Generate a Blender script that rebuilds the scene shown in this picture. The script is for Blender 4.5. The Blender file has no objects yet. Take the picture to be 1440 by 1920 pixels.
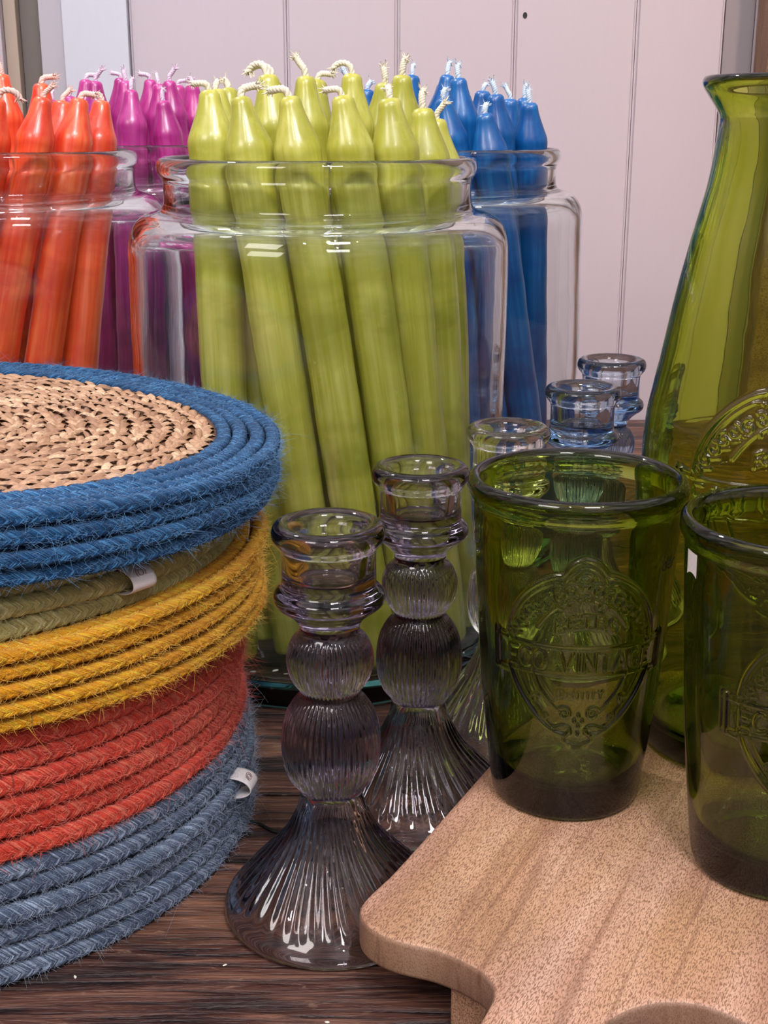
import bpy, math, random
import numpy as np
from mathutils import Vector, Matrix

# ------------------------------------------------------------------ camera
scene = bpy.context.scene
COL = scene.collection
cam_data = bpy.data.cameras.new('camera')
cam = bpy.data.objects.new('camera', cam_data)
COL.objects.link(cam)
cam.location = (0, 0, .305)
cam.rotation_euler = (math.radians(73), 0, 0)
cam_data.sensor_fit = 'VERTICAL'
cam_data.sensor_height = 36
cam_data.lens = 45
cam_data.clip_start = .01
scene.camera = cam

# ------------------------------------------------------------------ colour management / bounces
scene.view_settings.view_transform = 'Standard'
scene.view_settings.look = 'None'
scene.view_settings.gamma = 1
scene.view_settings.use_curve_mapping = False
scene.view_settings.exposure = 0.0
scene.cycles.max_bounces = 16
scene.cycles.transmission_bounces = 16
scene.cycles.diffuse_bounces = 4
scene.cycles.glossy_bounces = 6
scene.cycles.transparent_max_bounces = 12
scene.cycles.sample_clamp_indirect = 22
scene.cycles.caustics_reflective = True
scene.cycles.caustics_refractive = True
scene.cycles.blur_glossy = .3

# ------------------------------------------------------------------ world: the rest of the shop, dim and mottled
world = bpy.data.worlds.new('shop_surroundings')
scene.world = world
world.use_nodes = True
wn, wl = world.node_tree.nodes, world.node_tree.links
wn.clear()
w_out = wn.new('ShaderNodeOutputWorld')
w_bg = wn.new('ShaderNodeBackground')
w_tc = wn.new('ShaderNodeTexCoord')
w_sep = wn.new('ShaderNodeSeparateXYZ')
w_up = wn.new('ShaderNodeValToRGB')
w_no = wn.new('ShaderNodeTexNoise')
w_nr = wn.new('ShaderNodeValToRGB')
w_mul = wn.new('ShaderNodeMixRGB')
w_mul.blend_type = 'MULTIPLY'
w_mul.inputs['Fac'].default_value = .8
w_map = wn.new('ShaderNodeMath')
w_map.operation = 'MULTIPLY_ADD'
w_map.inputs[1].default_value = .5
w_map.inputs[2].default_value = .5
wl.new(w_tc.outputs['Generated'], w_sep.inputs[0])
wl.new(w_sep.outputs['Z'], w_map.inputs[0])
wl.new(w_map.outputs[0], w_up.inputs['Fac'])
els = w_up.color_ramp.elements
els[0].position = .45; els[0].color = (.025, .018, .018, 1)
els[1].position = .62; els[1].color = (.36, .33, .34, 1)
e = els.new(.85); e.color = (1.0, .95, .98, 1)
w_no.inputs['Scale'].default_value = 3.2
w_no.inputs['Detail'].default_value = 3
wl.new(w_tc.outputs['Generated'], w_no.inputs['Vector'])
wl.new(w_no.outputs['Fac'], w_nr.inputs['Fac'])
w_nr.color_ramp.elements[0].position = .42; w_nr.color_ramp.elements[0].color = (.18, .17, .17, 1)
w_nr.color_ramp.elements[1].position = .6; w_nr.color_ramp.elements[1].color = (1.5, 1.42, 1.45, 1)
wl.new(w_up.outputs['Color'], w_mul.inputs['Color1'])
wl.new(w_nr.outputs['Color'], w_mul.inputs['Color2'])
wl.new(w_mul.outputs['Color'], w_bg.inputs['Color'])
w_bg.inputs['Strength'].default_value = 1.12
wl.new(w_bg.outputs[0], w_out.inputs[0])


def area_light(name, loc, target, size, power, color, size_y=None, spread=180):
    d = bpy.data.lights.new(name, 'AREA')
    d.energy = power
    d.color = color
    d.spread = math.radians(spread)
    if size_y:
        d.shape = 'RECTANGLE'; d.size = size; d.size_y = size_y
    else:
        d.shape = 'DISK'; d.size = size
    o = bpy.data.objects.new(name, d)
    COL.objects.link(o)
    o.location = loc
    o.rotation_euler = (Vector(target) - Vector(loc)).to_track_quat('-Z', 'Y').to_euler()
    return o


KEY = area_light('soft_key_front', (.30, -.55, 1.65), (0, .75, .1), .38, 11, (1, .97, 1), .27)  # added broad key, no real panel; sized to carry light into the jars
FILL = area_light('soft_fill_left', (-.75, -.45, 1.15), (-.12, .55, .08), .5, 8, (1, .93, .88), .4)  # added fill to brighten the stack front and red jar, no fixture there
BACK = area_light('ceiling_spot_back', (-.55, 1.10, 1.25), (.12, .45, 0), .08, 5, (1, .92, .84))
COOL = area_light('cool_wall_spot', (-.25, .45, 1.5), (-.20, 1.34, .30), .08, .8, (.78, .86, 1), None, 50)
WARM = area_light('warm_wall_spot', (.55, .55, 1.5), (.26, 1.34, .25), .08, 1.0, (1, .74, .60), None, 50)
SPARKLE = [area_light('spot_lamp', (x, y, z), (0, .6, .1), .024, 2.4, (1, .97, 1)) for x, y, z in ((.08, -.12, 1.4), (.15, -.10, 1.4), (.42, -.1, 1.3), (-.18, -.3, 1.3), (.25, -.6, 1.1))]

rng = random.Random(11)
nrng = np.random.default_rng(5)


# ------------------------------------------------------------------ object helpers
def tag(o, label=None, cat=None, group=None, kind=None):
    if label: o['label'] = label
    if cat: o['category'] = cat
    if group: o['group'] = group
    if kind: o['kind'] = kind
    return o


def empty(name, loc=(0, 0, 0), rz=0):
    o = bpy.data.objects.new(name, None)
    o.empty_display_size = .02
    o.location = loc
    o.rotation_euler = (0, 0, rz)
    COL.objects.link(o)
    return o


def obj(name, me, mat=None, parent=None):
    o = bpy.data.objects.new(name, me)
    if mat is not None and not me.materials:
        me.materials.append(mat)
    elif mat is not None and me.materials[0] is not mat:
        o.material_slots[0].link = 'OBJECT'
        o.material_slots[0].material = mat
    COL.objects.link(o)
    if parent: o.parent = parent
    return o


def mesh(name, verts, faces, smooth=True, mat=None):
    me = bpy.data.meshes.new(name)
    me.from_pydata([tuple(map(float, v)) for v in verts], [], faces)
    me.update()
    if smooth:
        me.polygons.foreach_set('use_smooth', [True] * len(me.polygons))
    if mat: me.materials.append(mat)
    return me


def grid_mesh(name, P, closeu=False, closev=False, smooth=True):
    """P: (nu, nv, 3) array of points."""
    nu, nv = P.shape[:2]
    iu = np.arange(nu if closeu else nu - 1)
    iv = np.arange(nv if closev else nv - 1)
    A, B = np.meshgrid(iu, iv, indexing='ij')
    A2, B2 = (A + 1) % nu, (B + 1) % nv
    F = np.stack([A * nv + B, A2 * nv + B, A2 * nv + B2, A * nv + B2], -1).reshape(-1, 4)
    me = bpy.data.meshes.new(name)
    me.vertices.add(nu * nv)
    me.vertices.foreach_set('co', P.reshape(-1).astype(np.float32))
    me.loops.add(F.size)
    me.loops.foreach_set('vertex_index', F.reshape(-1).astype(np.int32))
    me.polygons.add(len(F))
    me.polygons.foreach_set('loop_start', np.arange(0, F.size, 4, dtype=np.int32))
    me.polygons.foreach_set('loop_total', np.full(len(F), 4, dtype=np.int32))
    me.polygons.foreach_set('use_smooth', np.full(len(F), smooth))
    me.update(calc_edges=True)
    me.validate()
    return me


def box_mesh(name, x0, x1, y0, y1, z0, z1, bev=0):
    import bmesh
    bm = bmesh.new()
    bmesh.ops.create_cube(bm, size=1)
    for v in bm.verts:
        v.co = ((x0 + x1) / 2 + v.co.x * (x1 - x0), (y0 + y1) / 2 + v.co.y * (y1 - y0), (z0 + z1) / 2 + v.co.z * (z1 - z0))
    if bev:
        bmesh.ops.bevel(bm, geom=bm.edges[:], offset=bev, segments=3, affect='EDGES', profile=.6)
    me = bpy.data.meshes.new(name)
    bm.to_mesh(me)
    bm.free()
    return me


def smooth_profile(pts, step=.0015, rounds=2):
    """resample a (r, z) polyline with Chaikin rounding, ends kept."""
    p = np.array(pts, float)
    for _ in range(rounds):
        q = [p[0]]
        for a, b in zip(p[:-1], p[1:]):
            q.append(a * .75 + b * .25)
            q.append(a * .25 + b * .75)
        q.append(p[-1])
        p = np.array(q)
    d = np.r_[0, np.cumsum(np.hypot(*np.diff(p, axis=0).T))]
    n = max(8, int(d[-1] / step))
    s = np.linspace(0, d[-1], n)
    return np.c_[np.interp(s, d, p[:, 0]), np.interp(s, d, p[:, 1])]


def lathe(name, prof, seg=96, disp=None, thetas=None):
    """closed solid of revolution; prof from axis to axis (r=0 ends). disp(theta, r, z, i)->dr."""
    th = np.linspace(0, 2 * np.pi, seg, endpoint=False) if thetas is None else thetas
    r = prof[:, 0][:, None] * np.ones_like(th)[None]
    z = prof[:, 1][:, None] * np.ones_like(th)[None]
    if disp is not None:
        r = r + disp(th[None, :] * np.ones_like(r), r, z)
    P = np.stack([r * np.cos(th), r * np.sin(th), z], -1)
    return grid_mesh(name, P[::-1], closev=True)


def tube_points(path, rad, nv=8, lobes=0, twist=0, lob_amp=.25):
    """sweep a circle (optionally lobed and twisting, like cord) along a path -> (n, nv, 3)."""
    path = np.array(path, float)
    n = len(path)
    T = np.gradient(path, axis=0)
    T /= np.linalg.norm(T, axis=1)[:, None] + 1e-12
    up = np.array([0, 0, 1.]) if abs(T[0][2]) < .9 else np.array([1., 0, 0])
    N = np.zeros_like(path)
    v = up - T[0] * (up @ T[0])
    v /= np.linalg.norm(v)
    for i in range(n):
        v = v - T[i] * (v @ T[i])
        v /= np.linalg.norm(v) + 1e-12
        N[i] = v
    B = np.cross(T, N)
    d = np.r_[0, np.cumsum(np.linalg.norm(np.diff(path, axis=0), axis=1))]
    rad = np.broadcast_to(rad, (n,))
    a = np.linspace(0, 2 * np.pi, nv, endpoint=False)
    rr = rad[:, None] * (1 + (lob_amp * np.cos(lobes * a[None] + twist * d[:, None]) if lobes else 0))
    return path[:, None] + rr[..., None] * (np.cos(a)[None, :, None] * N[:, None] + np.sin(a)[None, :, None] * B[:, None])


def tubes_mesh(name, paths, rad, nv=6, lobes=0, twist=0):
    V, F = [], []
    for k, p in enumerate(paths):
        r = rad[k] if isinstance(rad, (list, tuple)) else rad
        Q = tube_points(p, r, nv, lobes, twist)
        b = len(V)
        n = len(p)
        V.extend(Q.reshape(-1, 3))
        for i in range(n - 1):
            for j in range(nv):
                j2 = (j + 1) % nv
                F.append((b + i * nv + j, b + (i + 1) * nv + j, b + (i + 1) * nv + j2, b + i * nv + j2))
        F.append(tuple(b + j for j in range(nv))[::-1])
        F.append(tuple(b + (n - 1) * nv + j for j in range(nv)))
    return mesh(name, V, F)


# ------------------------------------------------------------------ material helpers
def new_mat(name):
    m = bpy.data.materials.new(name)
    m.use_nodes = True
    nt = m.node_tree
    nt.nodes.clear()
    out = nt.nodes.new('ShaderNodeOutputMaterial')
    return m, nt, out


def N(nt, kind, **kw):
    n = nt.nodes.new(kind)
    for k, v in kw.items():
        if k.startswith('i_'):
            n.inputs[k[2:].replace('_', ' ')].default_value = v
        else:
            setattr(n, k, v)
    return n


def ramp(nt, fac, stops):
    r = nt.nodes.new('ShaderNodeValToRGB')
    els = r.color_ramp.elements
    while len(els) < len(stops): els.new(.5)
    for e, (p, c) in zip(els, stops):
        e.position = p
        e.color = (*c, 1) if len(c) == 3 else c
    nt.links.new(fac, r.inputs['Fac'])
    return r.outputs['Color']


def mapped(nt, scale=(1, 1, 1), rot=(0, 0, 0), coord='Object'):
    tc = nt.nodes.new('ShaderNodeTexCoord')
    mp = nt.nodes.new('ShaderNodeMapping')
    mp.inputs['Scale'].default_value = scale
    mp.inputs['Rotation'].default_value = rot
    nt.links.new(tc.outputs[coord], mp.inputs['Vector'])
    return mp.outputs['Vector']


def noise(nt, vec, scale, detail=3, rough=.5, dist=0):
    n = nt.nodes.new('ShaderNodeTexNoise')
    n.inputs['Scale'].default_value = scale
    n.inputs['Detail'].default_value = detail
    n.inputs['Roughness'].default_value = rough
    n.inputs['Distortion'].default_value = dist
    if vec is not None: nt.links.new(vec, n.inputs['Vector'])
    return n.outputs['Fac']


def mix(nt, fac, a, b, mode='MIX'):
    m = nt.nodes.new('ShaderNodeMixRGB')
    m.blend_type = mode
    for s, v in (('Fac', fac), ('Color1', a), ('Color2', b)):
        if hasattr(v, 'links') or hasattr(v, 'is_output'):
            nt.links.new(v, m.inputs[s])
        else:
            m.inputs[s].default_value = v if s == 'Fac' else (*v, 1)
    return m.outputs['Color']


def math_node(nt, op, a, b=None):
    m = nt.nodes.new('ShaderNodeMath')
    m.operation = op
    for i, v in enumerate((a, b)):
        if v is None: continue
        if hasattr(v, 'is_output'): nt.links.new(v, m.inputs[i])
        else: m.inputs[i].default_value = v
    return m.outputs[0]


def bump(nt, h, strength=.3, dist=.001, normal=None):
    b = nt.nodes.new('ShaderNodeBump')
    b.inputs['Strength'].default_value = strength
    b.inputs['Distance'].default_value = dist
    nt.links.new(h, b.inputs['Height'])
    if normal is not None: nt.links.new(normal, b.inputs['Normal'])
    return b.outputs['Normal']


def principled(nt, out, color, rough=.5, normal=None, **kw):
    p = nt.nodes.new('ShaderNodeBsdfPrincipled')
    for s, v in (('Base Color', color), ('Roughness', rough)):
        if hasattr(v, 'is_output'): nt.links.new(v, p.inputs[s])
        else: p.inputs[s].default_value = (*v, 1) if s == 'Base Color' else v
    if normal is not None: nt.links.new(normal, p.inputs['Normal'])
    for k, v in kw.items():
        p.inputs[k.replace('_', ' ')].default_value = v
    nt.links.new(p.outputs[0], out.inputs['Surface'])
    return p


def glass_mat(name, sigma, ior=1.5, rough=0.0, wav=0):
    """clear glass whose tint comes from absorption; sigma in 1/m for r, g, b."""
    m, nt, out = new_mat(name)
    g = N(nt, 'ShaderNodeBsdfGlass')
    g.inputs['IOR'].default_value = ior
    g.inputs['Roughness'].default_value = rough
    if wav:
        h = noise(nt, mapped(nt), wav, 2, .4)
        nt.links.new(bump(nt, h, .25, .0012), g.inputs['Normal'])
    nt.links.new(g.outputs[0], out.inputs['Surface'])
    if max(sigma) > 0:
        v = N(nt, 'ShaderNodeVolumeAbsorption')
        d = max(sigma) * 1.05
        v.inputs['Density'].default_value = d
        v.inputs['Color'].default_value = tuple(1 - s / d for s in sigma) + (1,)
        nt.links.new(v.outputs[0], out.inputs['Volume'])
    return m


# ------------------------------------------------------------------ materials
def painted_wall(name, col, dirt=.12):
    m, nt, out = new_mat(name)
    v = mapped(nt)
    n1 = noise(nt, mapped(nt, (3, 3, 1)), 2, 3)
    n2 = noise(nt, mapped(nt, (1, 1, .15)), 260, 3)
    n3 = noise(nt, v, 70, 4, .6)
    c = mix(nt, math_node(nt, 'MULTIPLY', n1, dirt * 2), col, tuple(x * .8 for x in col))
    c = mix(nt, math_node(nt, 'MULTIPLY', n2, .12), c, tuple(x * .7 for x in col))
    h = math_node(nt, 'ADD', n2, n3)
    principled(nt, out, c, .5, bump(nt, h, .12, .0006))
    return m


M = {}
M['wall'] = painted_wall('mauve_painted_boards', (.49, .42, .45))
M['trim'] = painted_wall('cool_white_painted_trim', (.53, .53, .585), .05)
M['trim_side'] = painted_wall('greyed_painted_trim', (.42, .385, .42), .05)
M['dark_trim'] = painted_wall('brown_grey_strip', (.16, .13, .115))  # dark brown-grey tone for the narrow set-back strip
M['beige'] = painted_wall('beige_painted_board', (.40, .31, .24))
M['return'] = painted_wall('mauve_grey_corner_shade', (.27, .23, .24))  # darker tone paints in the shadowy corner beside the post


def table_wood():
    m, nt, out = new_mat('dark_stained_pine')
    rot = (0, 0, math.radians(9))
    g1 = noise(nt, mapped(nt, (4.5, 48, 20), rot), 1.0, 5, .62, 1.1)
    g2 = noise(nt, mapped(nt, (22, 330, 100), rot), 1.0, 4, .65, .7)
    g3 = noise(nt, mapped(nt, (1, 5, 1), rot), 5, 4, .6)
    g4 = noise(nt, mapped(nt, (55, 190, 60), rot), 1.0, 5, .7, .5)
    f = math_node(nt, 'ADD', math_node(nt, 'MULTIPLY', g1, .55), math_node(nt, 'MULTIPLY', g2, .45))
    c = ramp(nt, f, [(.41, (.007, .003, .003)), (.46, (.035, .012, .009)), (.52, (.085, .032, .021)), (.60, (.19, .085, .05)), (.68, (.30, .16, .10))])
    c2 = mix(nt, ramp(nt, g3, [(.5, (0, 0, 0)), (.72, (.6, .6, .6))]), c, (.26, .12, .06))
    c3 = mix(nt, ramp(nt, g4, [(.60, (0, 0, 0)), (.70, (.55, .55, .55))]), c2, (.33, .2, .13))
    c4 = mix(nt, ramp(nt, noise(nt, mapped(nt, (1.5, 7, 1), rot), 9, 3), [(.34, (.85, .85, .85)), (.45, (0, 0, 0))]), c3, (.014, .007, .006))
    r = ramp(nt, g2, [(.3, (.36, .36, .36)), (.7, (.62, .62, .62))])
    p = principled(nt, out, c4, .5, bump(nt, f, 1.0, .004))
    nt.links.new(r, p.inputs['Roughness'])
    return m


M['table'] = table_wood()


def mango_wood(name, base=1.0, pores=.85):
    m, nt, out = new_mat(name)
    # object X runs along the grain
    warp = noise(nt, mapped(nt, (1, 1, 1)), 7, 2)
    g1 = noise(nt, mapped(nt, (3, 36, 10)), 1.0, 3, .55, .9)
    lines = noise(nt, mapped(nt, (5, 150, 30)), 1.0, 2, .6, .7)
    pore = noise(nt, mapped(nt, (600, 2300, 1400)), 1.0, 2, .5, .5)
    big = noise(nt, mapped(nt, (2, 6, 3)), 3.0, 2)
    b = lambda c: tuple(x * base for x in c)
    c = ramp(nt, g1, [(.30, b((.24, .11, .07))), (.47, b((.45, .25, .17))), (.70, b((.60, .38, .28)))])
    c = mix(nt, ramp(nt, big, [(.45, (0, 0, 0)), (.62, (.55, .55, .55))]), c, b((.44, .25, .12)))
    c = mix(nt, ramp(nt, lines, [(.35, (.5, .5, .5)), (.45, (0, 0, 0))]), c, b((.20, .09, .055)))
    c = mix(nt, ramp(nt, pore, [(.41, (pores, pores, pores)), (.52, (0, 0, 0))]), c, b((.17, .075, .04)))
    principled(nt, out, c, .55, bump(nt, pore, .35, .0004))
    return m


M['board'] = mango_wood('mango_wood')
M['board_edge'] = mango_wood('mango_wood_end_grain', .62, .4)
M['post'] = mango_wood('reddish_post_wood', .55)


def wax(name, base, light, dark, sss=.12):
    m, nt, out = new_mat(name)
    streak = noise(nt, mapped(nt, (260, 260, 9)), 1.0, 3, .6)
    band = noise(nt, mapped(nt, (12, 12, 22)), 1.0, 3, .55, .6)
    mott = noise(nt, mapped(nt, (1, 1, 1)), 160, 3)
    c = mix(nt, ramp(nt, streak, [(.38, (0, 0, 0)), (.62, (.85, .85, .85))]), base, light)
    c = mix(nt, ramp(nt, band, [(.42, (.65, .65, .65)), (.56, (0, 0, 0))]), c, dark)  # wax tone bands; their contrast also paints in caustic light bands
    c = mix(nt, ramp(nt, mott, [(.6, (0, 0, 0)), (.75, (.25, .25, .25))]), c, light)
    h = math_node(nt, 'ADD', math_node(nt, 'MULTIPLY', streak, .4), noise(nt, mapped(nt, (1, 1, .6)), 95, 2))
    principled(nt, out, c, .33, bump(nt, h, .22, .0012), Subsurface_Weight=sss, Subsurface_Scale=.006,
               Coat_Weight=.35, Coat_Roughness=.18)
    return m


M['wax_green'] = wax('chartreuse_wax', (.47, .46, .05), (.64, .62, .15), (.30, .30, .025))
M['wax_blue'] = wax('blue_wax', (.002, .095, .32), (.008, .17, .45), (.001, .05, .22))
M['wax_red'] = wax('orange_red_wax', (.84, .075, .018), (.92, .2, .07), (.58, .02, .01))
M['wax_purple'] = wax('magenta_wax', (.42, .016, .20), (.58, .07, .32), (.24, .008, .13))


def plain(name, col, rough=.8, bumpy=0, sheen=0):
    m, nt, out = new_mat(name)
    nz = noise(nt, mapped(nt), 900, 3, .6)
    c = mix(nt, nz, tuple(x * .78 for x in col), col)
    kw = dict(Sheen_Weight=sheen, Sheen_Roughness=.5) if sheen else {}
    principled(nt, out, c, rough, bump(nt, nz, .5, .0004) if bumpy else None, **kw)
    return m


M['wick_cream'] = plain('cream_cotton_wick', (.84, .78, .62), .9, 1)
M['wick_pink'] = plain('pink_tinged_cotton_wick', (.88, .62, .54), .9, 1)
M['wick_mauve'] = plain('mauve_tinged_cotton_wick', (.74, .58, .72), .9, 1)
M['wick_blue'] = plain('blue_tinged_cotton_wick', (.62, .74, .86), .9, 1)


def wool(name, col, light, dark):
    m, nt, out = new_mat(name)
    at = N(nt, 'ShaderNodeAttribute', attribute_name='strand')
    sp = N(nt, 'ShaderNodeSeparateXYZ')
    nt.links.new(at.outputs['Vector'], sp.inputs[0])
    cb = N(nt, 'ShaderNodeCombineXYZ')
    nt.links.new(math_node(nt, 'MULTIPLY', sp.outputs[0], 110), cb.inputs[0])
    nt.links.new(math_node(nt, 'MULTIPLY', sp.outputs[1], 1500), cb.inputs[1])
    cb2 = N(nt, 'ShaderNodeCombineXYZ')
    nt.links.new(math_node(nt, 'MULTIPLY', sp.outputs[0], 160), cb2.inputs[0])
    nt.links.new(math_node(nt, 'MULTIPLY', sp.outputs[1], 1150), cb2.inputs[1])
    cb2.inputs[2].default_value = 7.3
    fib = noise(nt, cb.outputs[0], 1.0, 3, .6)
    fuzz = noise(nt, mapped(nt), 900, 4, .7, .6)
    patch = noise(nt, mapped(nt), 26, 3)
    c = ramp(nt, fib, [(.36, dark), (.48, col), (.56, col), (.64, light)])
    c = mix(nt, ramp(nt, fuzz, [(.55, (0, 0, 0)), (.75, (.55, .55, .55))]), c, light)
    fine = noise(nt, cb2.outputs[0], 1.0, 1, .5)
    c = mix(nt, ramp(nt, fine, [(.56, (0, 0, 0)), (.64, (.75, .75, .75))]), c, tuple(min(1, x * 1.35 + .03) for x in light))
    c = mix(nt, ramp(nt, patch, [(.4, (.35, .35, .35)), (.6, (0, 0, 0))]), c, dark)
    h = math_node(nt, 'ADD', fib, fuzz)
    principled(nt, out, c, .9, bump(nt, h, 1.0, .0012), Sheen_Weight=.08, Sheen_Roughness=.5, Specular_IOR_Level=.2)
    return m


M['wool_blue'] = wool('blue_braided_cotton', (.006, .075, .215), (.05, .22, .46), (.003, .022, .075))
M['wool_olive'] = wool('olive_braided_cotton', (.54, .50, .19), (.70, .66, .34), (.32, .28, .09))
M['wool_yellow'] = wool('mustard_yellow_braided_cotton', (.86, .37, .002), (.97, .55, .02), (.50, .15, .001))
M['wool_red'] = wool('coral_red_braided_cotton', (.80, .065, .034), (.93, .20, .11), (.45, .022, .012))
M['wool_grey'] = wool('grey_blue_braided_cotton', (.10, .15, .245), (.34, .43, .56), (.035, .055, .105))


def fuzz_mat(name, col):
    m, nt, out = new_mat(name)
    principled(nt, out, col, .8, None, Sheen_Weight=.3)
    return m


M['fuzz_blue'] = fuzz_mat('blue_fibre', (.07, .23, .46))
M['fuzz_olive'] = fuzz_mat('olive_fibre', (.45, .42, .18))
M['fuzz_yellow'] = fuzz_mat('yellow_fibre', (.88, .50, .05))
M['fuzz_red'] = fuzz_mat('red_fibre', (.80, .14, .08))
M['fuzz_grey'] = fuzz_mat('grey_blue_fibre', (.26, .32, .42))


def straw_mat():
    m, nt, out = new_mat('woven_seagrass')
    at = N(nt, 'ShaderNodeAttribute', attribute_name='tone')
    st = noise(nt, mapped(nt, (1, 1, 1)), 420, 4, .65, .5)
    c = ramp(nt, at.outputs['Fac'], [(0, (.20, .095, .05)), (.3, (.35, .19, .105)), (.65, (.47, .28, .165)), (1, (.62, .43, .27))])
    c = mix(nt, ramp(nt, st, [(.42, (.6, .6, .6)), (.56, (0, 0, 0))]), c, (.22, .11, .06))
    principled(nt, out, c, .55, bump(nt, st, .5, .0005))
    return m


M['straw'] = straw_mat()
M['label_cloth'] = plain('white_cotton_label', (.80, .74, .74), .85)
M['label_ink'] = plain('dark_red_print', (.22, .05, .06), .8)
M['black_ink'] = plain('black_print', (.008, .008, .008), .5)
M['crumb'] = plain('white_wax_flake', (.82, .80, .70), .7)
M['leg'] = plain('dark_leg_wood', (.05, .025, .017), .6)
M['floor'] = plain('brown_floorboards', (.09, .055, .04), .6)
M['jar'] = glass_mat('clear_jar_glass', (9, 3.2, 3.6), 1.46, 0, 22)
M['stick_smoke'] = glass_mat('smoky_violet_glass', (32, 35, 29), 1.5)
M['stick_clear'] = glass_mat('colourless_glass', (1.6, 1.2, 1.6), 1.5)
M['stick_blue'] = glass_mat('blue_grey_glass', (26, 17, 8), 1.5)
M['green_glass'] = glass_mat('olive_green_glass', (155, 122, 440), 1.5, 0, 30)
M['carafe_glass'] = glass_mat('lighter_olive_green_glass', (98, 72, 400), 1.5, 0, 30)

# ------------------------------------------------------------------ the setting
WALL_Y = 1.34


def build_setting():
    import bmesh
    # painted tongue-and-groove boards, one mesh
    bm = bmesh.new()
    seams = [-.25, -.0958, .0131, .1283, .2477, .334]
    for a, b in zip(seams[:-1], seams[1:]):
        r = bmesh.ops.create_cube(bm, size=1)
        for v in r['verts']:
            v.co = ((a + b) / 2 + v.co.x * (b - a - .0006), WALL_Y + .01 + v.co.y * .02, .225 + v.co.z * 1.95)
        eds = [e for v in r['verts'] for e in v.link_edges if abs(e.verts[0].co.z - e.verts[1].co.z) > 1 and e.verts[0].co.y < WALL_Y + .001]
        bmesh.ops.bevel(bm, geom=list(set(eds)), offset=.0028, segments=3, affect='EDGES')
    me = bpy.data.meshes.new('wall_back'); bm.to_mesh(me); bm.free()
    w = tag(obj('wall_back', me, M['wall']), kind='structure')
    nh = mesh('nail_hole', [(.138 + .0022 * math.cos(a), WALL_Y - .0004, .4035 + .003 * math.sin(a)) for a in np.linspace(0, 2 * math.pi, 13)[:-1]] +
              [(.138, WALL_Y - .0002, .4035)], [(i, (i + 1) % 12, 12) for i in range(12)])
    tag(obj('nail_hole', nh, M['black_ink'], w), kind='structure')

    def st(name, x0, x1, y0, y1, z0, z1, mat, bev=.001):
        return tag(obj(name, box_mesh(name, x0, x1, y0, y1, z0, z1, bev), mat), kind='structure')
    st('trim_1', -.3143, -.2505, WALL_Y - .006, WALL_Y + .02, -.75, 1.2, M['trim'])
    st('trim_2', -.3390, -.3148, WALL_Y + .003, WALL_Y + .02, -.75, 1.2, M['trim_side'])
    st('trim_3', -.3660, -.3395, WALL_Y + .035, WALL_Y + .05, -.75, 1.2, M['dark_trim'])
    st('trim_4', -.3790, -.3665, WALL_Y + .022, WALL_Y + .05, -.75, 1.2, M['beige'])
    st('wall_left', -1.3, -.3795, WALL_Y + .012, WALL_Y + .05, -.75, 1.2, M['wall'])
    st('corner_shade_strip', .335, .364, WALL_Y + .004, WALL_Y + .03, -.75, 1.2, M['return'])  # corner shadow put in as a darker strip
    st('wall_right', .3645, 1.3, WALL_Y, WALL_Y + .03, -.75, 1.2, M['wall'])
    st('floor', -1.6, 1.6, -1.6, WALL_Y + .05, -.80, -.75, M['floor'], 0)


build_setting()

# table: five dark planks, four legs
tb = empty('table', (0, .6, 0))
tag(tb, 'dark stained plank table carrying the whole display', 'table')
PL = [-.80, -.42, -.06, .31, .52, .735]
for k, (a, b) in enumerate(zip(PL[:-1], PL[1:])):
    obj('tabletop_board', box_mesh('tabletop_board', -1.15, 1.15, a + .0008, b - .0008, -.035, 0, .0008), M['table'], tb)
for sx in (-1, 1):
    for sy in (-.74, .68):
        obj('leg', box_mesh('leg', sx * 1.08 - .035, sx * 1.08 + .035, sy - .035, sy + .035, -.75, -.0352, .003), M['leg'], tb)

# wooden post standing behind the carafe
tag(obj('wooden_post', box_mesh('wooden_post', .363, .43, 1.285, 1.332, 0, 1.0, .003), M['post']),
    'reddish brown wooden post standing upright behind the green carafe', 'post')

# ------------------------------------------------------------------ wooden serving board
BZ, BT = .032, .0145                     # top height, thickness
BP = (-.0077, .3987)
BR = math.atan2(.897, .442)


def board_world(a, c):
    return BP[0] + a * .442 + c * .897, BP[1] + a * .897 - c * .442


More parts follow.
